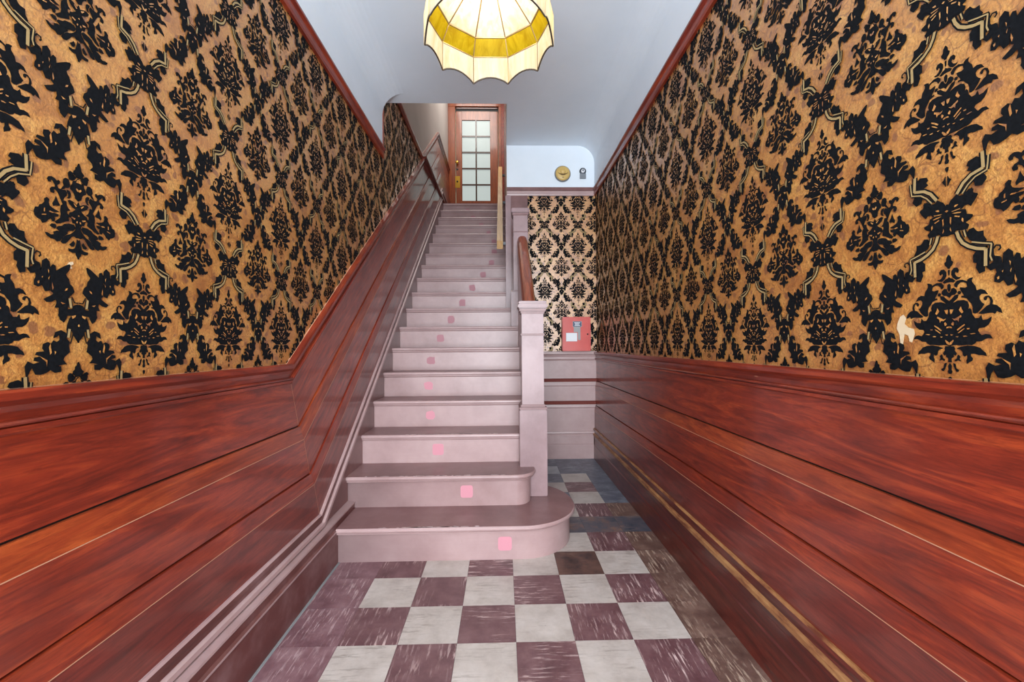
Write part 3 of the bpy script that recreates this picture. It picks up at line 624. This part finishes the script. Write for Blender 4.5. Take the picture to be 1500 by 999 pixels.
def round_tread(k, outl, shrink):
    z = k*R; n0 = len(outl); cx = sum(p[0] for p in outl)/n0; lay = [(0.006, z), (0.001, z-0.006), (0, z-0.014), (0.003, z-0.021), (0.016, z-0.024), (0.016, z-0.028), (0.012, z-0.029), (0.013, z-TT), (0.024, z-TT-0.005)]
    v, f, mi = [], [], []
    def off(d):
        res = []
        for i, p in enumerate(outl):
            a, b = outl[i-1] if i else (p[0]-1, p[1]), outl[(i+1) % n0] if i < n0-1 else (p[0]-1, p[1])
            dx, dy = b[0]-a[0], b[1]-a[1]; l = math.hypot(dx, dy) or 1
            res.append((p[0]-dy/l*d, p[1]+dx/l*d))
        return res
    for d, zz in lay:
        for x, y in off(d): v.append((x, y-NY, zz))
    for q in range(len(lay)-1):
        for i in range(n0):
            f.append((q*n0+i, q*n0+(i+1)%n0, (q+1)*n0+(i+1)%n0, (q+1)*n0+i)); mi.append(1)
    f.append(tuple(range(n0))); mi.append(0); f.append(tuple((len(lay)-1)*n0+i for i in range(n0-1,-1,-1))); mi.append(0)
    o = obj('tread', v, f, ['tread','mauve'], st, mi); fix(o)
    rz = off(shrink); v = [(x, y-NY, zz) for zz in ((k-1)*R, z-TT) for x, y in rz]
    f = [(i, (i+1)%n0, n0+(i+1)%n0, n0+i) for i in range(n0)]
    rs = obj('riser', v, f, 'mauve', st, smooth=True); fix(rs)
    return rs
risers = {}
ra1 = bull(-0.88, NY-0.022, 0.10, 2.52, 0.33, 2.52-NY+0.022, 0.37, -0.88)
risers[1] = round_tread(1, ra1, 0.032)
ra2 = bull(XSTEP, NY+T-0.012, 0.075, 2.58, 0.125, 2.58-NY-T+0.012, 0.12, XSTEP)
risers[2] = round_tread(2, ra2, 0.032)
for k in range(1, 18):
    if k > 2: tread_mesh(k)
    y0 = NY+(k-1)*T
    if k <= 2: # fill behind rounded outline
        box('tread_board', XSTEP if k == 2 else -0.88, 0.14, y0+0.2, y0+T+0.06, k*R-TT, k*R-0.0005, 'tread', st)
for k in range(3, 19):
    y = NY+(k-1)*T+NOSE; x1 = right_end(k) if k != 8 else 0.14
    if k == 9: x1 = 0.078
    risers[k] = box('riser', XSTEP, x1, y, y+0.02, (k-1)*R-0.002, k*R-0.03, 'mauve', st)
for k in range(1, 19):
    px, py = stick[k]; y = NY+(k-1)*T+NOSE
    if k == 1: y = NY-0.022+0.032
    if k == 2: y = NY+T-0.012+0.032
    zc = (k-1)*R + (0.085 if k < 4 else 0.08); hs = 0.037 if k < 4 else 0.034
    x = sx[k-1]
    pts = []
    for q in range(16):
        a = 2*math.pi*(q+0.5)/16; c, s_ = math.cos(a), math.sin(a)
        e = 0.35 if k < 4 else 0.6
        jit = 0 if k < 4 else random.uniform(-0.005, 0.004)
        pts.append((x+(hs+jit)*math.copysign(abs(c)**e, c), zc+(hs+jit)*math.copysign(abs(s_)**e, s_)))
    o = prism('pink_mark', [(a, b) for a, b in pts], 'y', y-NY-0.0012, y-NY+0.001, 'sticker' if k < 6 else 'sticker_faded', risers[k])
    o['label'] = 'faded pink square mark on the riser'
    if k > 2: pass
# chipped paint along the worn tread edges
for k in range(1, 7):
    y, z = NY+(k-1)*T, k*R
    if k == 1: y -= 0.022
    if k == 2: y -= 0.012
    V, Fc = [], []
    for q in range(26):
        cx = random.gauss(-0.42+0.02*k, 0.17); ww = random.uniform(0.006, 0.035); dd = random.uniform(0.002, 0.007)
        if not XSTEP+0.05 < cx < 0.02: continue
        b = len(V); nn = 7
        for i in range(nn):
            a = 2*math.pi*i/nn; V.append((cx+ww*math.cos(a)*random.uniform(0.7,1.1), y-NY+0.0075+dd+dd*math.sin(a)*random.uniform(0.7,1.1), z+0.0006))
        Fc.append(tuple(range(b, b+nn)))
    o = obj('chipped_paint', V, Fc, 'chip', st); tag(o, kind='stuff')
# landing
box('landing', XU, XS, NY+17*T, YD, 18*R-TT, 18*R, 'tread', st)
box('landing_nosing', XSTEP, XS, NY+17*T-0.006, NY+17*T+0.03, 18*R-TT-0.004, 18*R+0.001, 'mauve', st, bevel=0.006)

# closed balustrade between newel and upper post, with the wall under the flight
HR = lambda y: 2.045 + SL*(y-3.72)
prism('balustrade_panel', [(2.74-NY, 0.0), (YB-NY, 0.0), (YB-NY, 1.70), (3.88-NY, 1.70), (3.88-NY, HR(3.74)), (3.74-NY, HR(3.74)), (2.74-NY, HR(2.74))], 'x', 0.142, 0.232, 'mauve', st)

def post(name, cx, y0, parts, parent):
    root = None
    for nm, hw, z0, z1, bev, mt in parts:
        if root is None:
            root = box(nm, cx-hw, cx+hw, y0+0.087-hw, y0+0.087+hw, z0, z1, mt, parent, bevel=bev)
        else:
            o = obj(nm, bxv(cx-hw, cx+hw, y0+0.087-hw-NY, y0+0.087+hw-NY, z0, z1), BF, mt, root)
            bm = bmesh.new(); bm.from_mesh(o.data); bmesh.ops.bevel(bm, geom=bm.edges, offset=bev, segments=2, affect='EDGES'); bm.to_mesh(o.data); bm.free()
    return root
post('newel_post', 0.192, 2.611, [
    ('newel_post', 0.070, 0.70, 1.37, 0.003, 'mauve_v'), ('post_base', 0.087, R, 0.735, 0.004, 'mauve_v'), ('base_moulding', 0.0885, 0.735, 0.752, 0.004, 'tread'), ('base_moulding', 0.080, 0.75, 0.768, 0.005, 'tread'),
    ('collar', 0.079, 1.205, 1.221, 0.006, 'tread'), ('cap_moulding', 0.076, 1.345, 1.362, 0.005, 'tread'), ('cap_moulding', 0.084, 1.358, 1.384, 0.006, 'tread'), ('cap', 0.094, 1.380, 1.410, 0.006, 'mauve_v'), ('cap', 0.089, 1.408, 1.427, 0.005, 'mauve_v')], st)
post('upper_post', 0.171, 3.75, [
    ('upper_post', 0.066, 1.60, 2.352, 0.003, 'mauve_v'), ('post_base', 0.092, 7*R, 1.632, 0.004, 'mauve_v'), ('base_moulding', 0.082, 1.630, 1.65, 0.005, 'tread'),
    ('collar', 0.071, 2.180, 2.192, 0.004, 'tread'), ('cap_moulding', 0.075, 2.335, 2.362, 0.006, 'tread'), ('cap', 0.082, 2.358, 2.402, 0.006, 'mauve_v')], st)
# handrail from newel to upper post
hp = [(-0.045,0),(-0.048,0.018),(-0.042,0.04),(-0.034,0.058),(-0.016,0.070),(0.016,0.070),(0.034,0.058),(0.042,0.04),(0.048,0.018),(0.045,0)]
n = len(hp); V = []
for y in (2.76, 3.765):
    for x, h in hp: V.append((0.186+x, y-NY, HR(y)-0.005+h))
hrl = obj('handrail', V, [(i,(i+1)%n,n+(i+1)%n,n+i) for i in range(n)]+[tuple(range(n)),tuple(range(2*n-1,n-1,-1))], 'wood_rail', st); fix(hrl)
hrl['label'] = 'varnished brown handrail above the newel'
# boards where the stair wall meets the far wall
t2 = box('trim_2', XS-0.012, 0.092, YB-0.03, YB+0.02, 8*R+0.001, RAIL0, 'mauve_v', bevel=0.003); tag(t2, kind='structure')
t3 = box('trim_3', 0.092, 0.262, YB-0.022, YB, 1.70, RAIL0, 'skirt', bevel=0.003); tag(t3, kind='structure')

# ------------------------------------------------------------------ wall handrail on the stair wall
wr = empty('wall_handrail', (-0.02, 4.3, 2.3)); tag(wr, 'pale unpainted wooden handrail fixed to the upper stair wall', 'handrail')
ZH = lambda y: 2.150 + SL*(y-4.30)
v = [(x, y-4.3, ZH(y)-2.3+h) for y in (4.30, 6.80) for x, h in [(-0.033,0),(0.029,0),(0.029,0.085),(-0.033,0.085)]]
fix(obj('rail', v, [(0,1,2,3),(7,6,5,4),(0,4,5,1),(1,5,6,2),(2,6,7,3),(3,7,4,0)], 'wood_plain', wr))
for y in (4.4, 5.5, 6.6):
    prism('bracket', [(y-4.3-0.02, ZH(y)-2.3-0.01), (y-4.3+0.02, ZH(y)-2.3-0.01), (y-4.3+0.02, ZH(y)-2.3+0.02), (y-4.3-0.02, ZH(y)-2.3+0.02)], 'x', -0.01, 0.07, 'iron_grey', wr)

# ------------------------------------------------------------------ door at the head of the stairs
ZL = 18*R
DX0, DX1 = -0.848, -0.066
ZD = 1.1511 + (504.7-166)/603.4*YD
zz = lambda ypx: 1.1511 + (504.7-ypx)/603.4*YD
xx = lambda xpx: (xpx-736.4)/603.4*YD
door = empty('door_1', ((DX0+DX1)/2, YD, ZL)); tag(door, kind='structure')
def dbox(name, x0, x1, y0, y1, z0, z1, mat, par=None, bev=0.0):
    L = door.location
    o = obj(name, bxv(x0-L.x, x1-L.x, y0-L.y, y1-L.y, z0-L.z, z1-L.z), BF, mat, par or door)
    if bev:
        bm = bmesh.new(); bm.from_mesh(o.data); bmesh.ops.bevel(bm, geom=bm.edges, offset=bev, segments=1, affect='EDGES'); bm.to_mesh(o.data); bm.free()
    return o
px0, px1 = xx(679), xx(720); pz0, pz1 = zz(295), zz(176.5)
dt = zz(164)
dbox('door_stile', DX0, px0, YD-0.045, YD-0.005, ZL+0.01, dt, 'wood_door', bev=0.003)
dbox('door_stile', px1, DX1, YD-0.045, YD-0.005, ZL+0.01, dt, 'wood_door', bev=0.003)
dbox('door_rail', px0, px1, YD-0.044, YD-0.005, pz1, dt, 'wood_door')
dbox('door_rail', px0, px1, YD-0.044, YD-0.005, ZL+0.01, pz0, 'wood_door')
pm = (px0+px1)/2; dz = (pz1-pz0)/5
dbox('muntin', pm-0.012, pm+0.012, YD-0.042, YD-0.008, pz0, pz1, 'muntin')
for q in range(1, 5): dbox('muntin', px0, px1, YD-0.040, YD-0.008, pz0+q*dz-0.013, pz0+q*dz+0.013, 'muntin')
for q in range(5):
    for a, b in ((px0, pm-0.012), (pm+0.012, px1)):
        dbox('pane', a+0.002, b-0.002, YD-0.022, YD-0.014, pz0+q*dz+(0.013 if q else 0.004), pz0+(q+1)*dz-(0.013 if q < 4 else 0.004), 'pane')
# casing, transom gap
cw0, cw1 = -1.0, 0.0
dbox('door_casing', XU+0.001, DX0-0.015, YD-0.05, YD, ZL, zz(152), 'wood_door', bev=0.004)
dbox('door_casing', DX1+0.015, 0.0, YD-0.05, YD, ZL, zz(152), 'wood_door', bev=0.004)
dbox('door_casing', XU+0.001, 0.0, YD-0.055, YD, zz(157), zz(148), 'wood_door', bev=0.004)
dbox('transom_gap', DX0-0.01, DX1+0.01, YD-0.012, YD-0.002, dt, zz(157), 'black')
dbox('transom_bar', DX0+0.0, DX1-0.0, YD-0.03, YD-0.012, dt+0.06, zz(157)-0.012, 'wood_base')
dbox('side_panel', 0.0, XS-0.001, YD-0.06, YD, ZL, zz(150), 'wood')
kx = xx(672)
lathe('knob', [(0.006,0),(0.012,0.02),(0.028,0.03),(0.030,0.045),(0.018,0.056)], (kx-door.location.x, -0.045, zz(240)-ZL), 'brass', axis='y', seg=14, parent=door)
lathe('keyhole', [(0.018,0),(0.018,0.004)], (kx-door.location.x, -0.045, zz(249)-ZL), 'iron', axis='y', seg=12, parent=door)
pl = dbox('lock_plate', xx(668), xx(676), YD-0.049, YD-0.045, zz(276), zz(259), 'brass', bev=0.0015)
lathe('key_cylinder', [(0.016,0),(0.016,0.006)], ((xx(672)-door.location.x), -0.049, zz(267)-ZL), 'black', axis='y', seg=12, parent=pl)

# ------------------------------------------------------------------ fire alarm box
al = empty('alarm_box', (0.735, YB-0.034, 1.08)); tag(al, 'red metal fire alarm box with cards, standing on the far wainscot cap', 'alarm box')
def abox(name, x0, x1, y0, y1, z0, z1, mat, par=None, bev=0.0):
    o = obj(name, bxv(x0, x1, y0, y1, z0, z1), BF, mat, par or al)
    if bev:
        bm = bmesh.new(); bm.from_mesh(o.data); bmesh.ops.bevel(bm, geom=bm.edges, offset=bev, segments=2, affect='EDGES'); bm.to_mesh(o.data); bm.free()
    return o
abox('body', -0.141, 0.141, -0.060, 0.030, 0.0, 0.340, 'red', bev=0.006)
dr = abox('door', -0.138, 0.128, -0.066, -0.058, 0.006, 0.334, 'red', bev=0.003)
abox('hinge_edge', 0.129, 0.137, -0.064, -0.058, 0.008, 0.332, 'red', bev=0.002)
lathe('keyhole', [(0.008,0),(0.008,0.002)], (0.108, -0.066, 0.168), 'black', axis='y', seg=12, parent=dr)
bl = abox('blue_label', -0.040, 0.050, -0.0685, -0.066, 0.240, 0.296, 'grey_label', dr)
abox('label_face', -0.036, 0.046, -0.0695, -0.0685, 0.244, 0.292, 'blue_label', bl)
for q, (a, b) in enumerate([(-0.022,0.032),(-0.018,0.026),(-0.024,0.034)]): abox('print_line', a, b, -0.0702, -0.0695, 0.252+q*0.013, 0.258+q*0.013, 'white_card', bl)
abox('instruction_strip', -0.030, 0.036, -0.0675, -0.066, 0.188, 0.240, 'grey_label', dr)
abox('instruction_strip', 0.010, 0.036, -0.0682, -0.066, 0.110, 0.232, 'grey_label', dr)
abox('card', -0.106, 0.002, -0.0695, -0.066, 0.098, 0.180, 'white_card', dr, 0.001)
abox('card_edge', -0.108, 0.004, -0.0680, -0.066, 0.096, 0.182, 'grey_label', dr)

# ------------------------------------------------------------------ round alarm horn and small bell on the plaster
hn = empty('alarm_horn', (0.618, YB-0.012, 2.874)); tag(hn, 'round tan alarm horn on the white plaster above the rail', 'alarm horn')
lathe('rim', [(0.080,0),(0.082,0.012),(0.078,0.022),(0.066,0.026)], (0,0,0), 'iron_grey', axis='y', seg=36, parent=hn)
lathe('face', [(0.074,0.018),(0.073,0.026),(0.060,0.034),(0.030,0.038)], (0,0,0), 'tan', axis='y', seg=36, parent=hn)
lathe('boss', [(0.026,0.034),(0.026,0.042),(0.020,0.047)], (0.001,0,0.014), 'tan', axis='y', seg=24, parent=hn)
V, Fc = [], []
for i in range(13):
    t = i/12; x = -0.052+0.104*t; c = -0.020*math.sin(math.pi*t)+0.006; hw = 0.0015+0.006*math.sin(math.pi*t)
    V += [(x,-0.0395,c-hw-0.004),(x,-0.0395,c+hw-0.004)]
obj('sound_slot', V, [(2*i,2*i+2,2*i+3,2*i+1) for i in range(12)], 'tan_dark', hn)
obj('maker_mark', bxv(-0.008,0.010,-0.0395,-0.036,-0.046,-0.041), BF, 'tan_dark', hn)
bl2 = empty('wall_bell', (0.824, YB-0.012, 2.889)); tag(bl2, 'small dark round sounder with grey base beside the tan horn', 'bell')
pts = [(0.030*math.cos(a*math.pi/10), 0.030*math.sin(a*math.pi/10)) for a in range(20)]
lathe('base_plate', [(0.034,0),(0.034,0.01),(0.030,0.014)], (0,0,0.014), 'iron', axis='y', seg=20, parent=bl2)
obj('terminal_box', bxv(-0.030,0.030,-0.020,0,-0.062,-0.014), BF, 'iron_grey', bl2)
lathe('bell_face', [(0.020,0.012),(0.019,0.020),(0.010,0.024)], (0,0,0.014), 'white_card', axis='y', seg=18, parent=bl2)
lathe('striker', [(0.008,0.022),(0.008,0.030)], (0,0,0.016), 'iron_grey', axis='y', seg=12, parent=bl2)

# ------------------------------------------------------------------ stained glass pendant lamp
ZB, ZR, ZS, ZG, ZA = 2.324, 2.319, 2.439, 2.500, 2.643
LC = Vector((-0.045, 1.6, 0)); NP = 10
lamp = empty('pendant_lamp', (LC.x, LC.y, ZB)); tag(lamp, 'cream and gold slag glass pendant lamp with scalloped skirt hanging from the ceiling', 'lamp')
def ringpt(r, z, k): a = math.radians(90-18+36*k); return (r*math.cos(a), r*math.sin(a), z-ZB)
levels = [(0.250, ZR+0.02), (0.250, ZS), (0.213, ZG), (0.036, ZA)]
TH_G = 0.004
def slab(name, pts, mat, par):
    """thin pane: polygon pts extruded outward along its normal"""
    p = [Vector(q) for q in pts]; nrm = (p[1]-p[0]).cross(p[2]-p[0]).normalized()*TH_G; n = len(p)
    v = [tuple(q) for q in p] + [tuple(q+nrm) for q in p]
    f = [tuple(range(n)), tuple(range(2*n-1, n-1, -1))] + [(i,(i+1)%n,n+(i+1)%n,n+i) for i in range(n)]
    return fix(obj(name, v, f, mat, par))
def bar(a, b, r, par, name, mat):
    a, b = Vector(a), Vector(b); d = (b-a).normalized(); u = d.orthogonal().normalized(); w_ = d.cross(u); v = []
    for p in (a, b):
        for k in range(6):
            t = 2*math.pi*k/6; v.append(tuple(p+r*(math.cos(t)*u+math.sin(t)*w_)))
    return v, [(i,(i+1)%6,6+(i+1)%6,6+i) for i in range(6)]+[tuple(range(5,-1,-1)),tuple(range(6,12))]
cv, cf = [], []; ev, ef = [], []
def addbar(a, b, r, V=None, Fc=None):
    V = cv if V is None else V; Fc = cf if Fc is None else Fc
    v, f = bar(a, b, r, None, '', ''); n0 = len(V); V += v; Fc += [tuple(i+n0 for i in q) for q in f]
for k in range(NP):
    # scalloped skirt pane
    a, b = Vector(ringpt(0.250, ZR, k)), Vector(ringpt(0.250, ZR, k+1)); tp_, tq_ = ringpt(0.250, ZS, k), ringpt(0.250, ZS, k+1)
    low = []
    for i in range(9):
        t = i/8; q = a.lerp(b, t); q.z += 0.028*math.sin(math.pi*t)**0.8; low.append(tuple(q))
    slab('skirt_pane', [tp_] + low + [tq_], 'glass_cream', lamp)
    slab('gold_pane', [ringpt(0.213,ZG,k), tp_, tq_, ringpt(0.213,ZG,k+1)], 'glass_gold', lamp)
    slab('crown_pane', [ringpt(0.036,ZA,k), ringpt(0.213,ZG,k), ringpt(0.213,ZG,k+1), ringpt(0.036,ZA,k+1)], 'glass_cream', lamp)
    addbar(tp_, tuple(a), 0.0022); addbar(tp_, tq_, 0.003); addbar(tp_, ringpt(0.213,ZG,k), 0.003)
    addbar(ringpt(0.213,ZG,k), ringpt(0.213,ZG,k+1), 0.0035); addbar(ringpt(0.213,ZG,k), ringpt(0.036,ZA,k), 0.003)
    for i in range(8): addbar(low[i], low[i+1], 0.0032, ev, ef)
obj('lead_came', cv, cf, 'lead', lamp); obj('rim_came', ev, ef, 'lead_dark', lamp)
lathe('crown_cap', [(0.045,(ZA-0.01)-ZB),(0.045,(ZA+0.002)-ZB),(0.02,(ZA+0.03)-ZB),(0.008,(ZA+0.05)-ZB)], (0,0,0), 'brass', seg=16, parent=lamp)
lathe('stem', [(0.006,(ZA+0.04)-ZB),(0.006,ZC-ZB-0.02)], (0,0,0), 'brass', seg=10, parent=lamp)
lathe('ceiling_rose', [(0.02,ZC-ZB-0.05),(0.05,ZC-ZB-0.02),(0.055,ZC-ZB)], (0,0,0), 'brass', seg=20, parent=lamp)
lathe('bulb_holder', [(0.018,(ZA-0.06)-ZB),(0.018,(ZA-0.005)-ZB)], (0,0,0), 'brass', seg=12, parent=lamp)
lathe('bulb', [(0.008,(ZA-0.115)-ZB),(0.024,(ZA-0.107)-ZB),(0.030,(ZA-0.095)-ZB),(0.026,(ZA-0.082)-ZB),(0.013,(ZA-0.06)-ZB)], (0,0,0), 'bulb', seg=14, parent=lamp)
ld = bpy.data.lights.new('lamp_light', 'POINT'); ld.energy = 6.5; ld.color = (1.0, 0.92, 0.76); ld.shadow_soft_size = 0.035
lo = bpy.data.objects.new('lamp_light', ld); COL.objects.link(lo); lo.location = (LC.x, LC.y, 2.50)
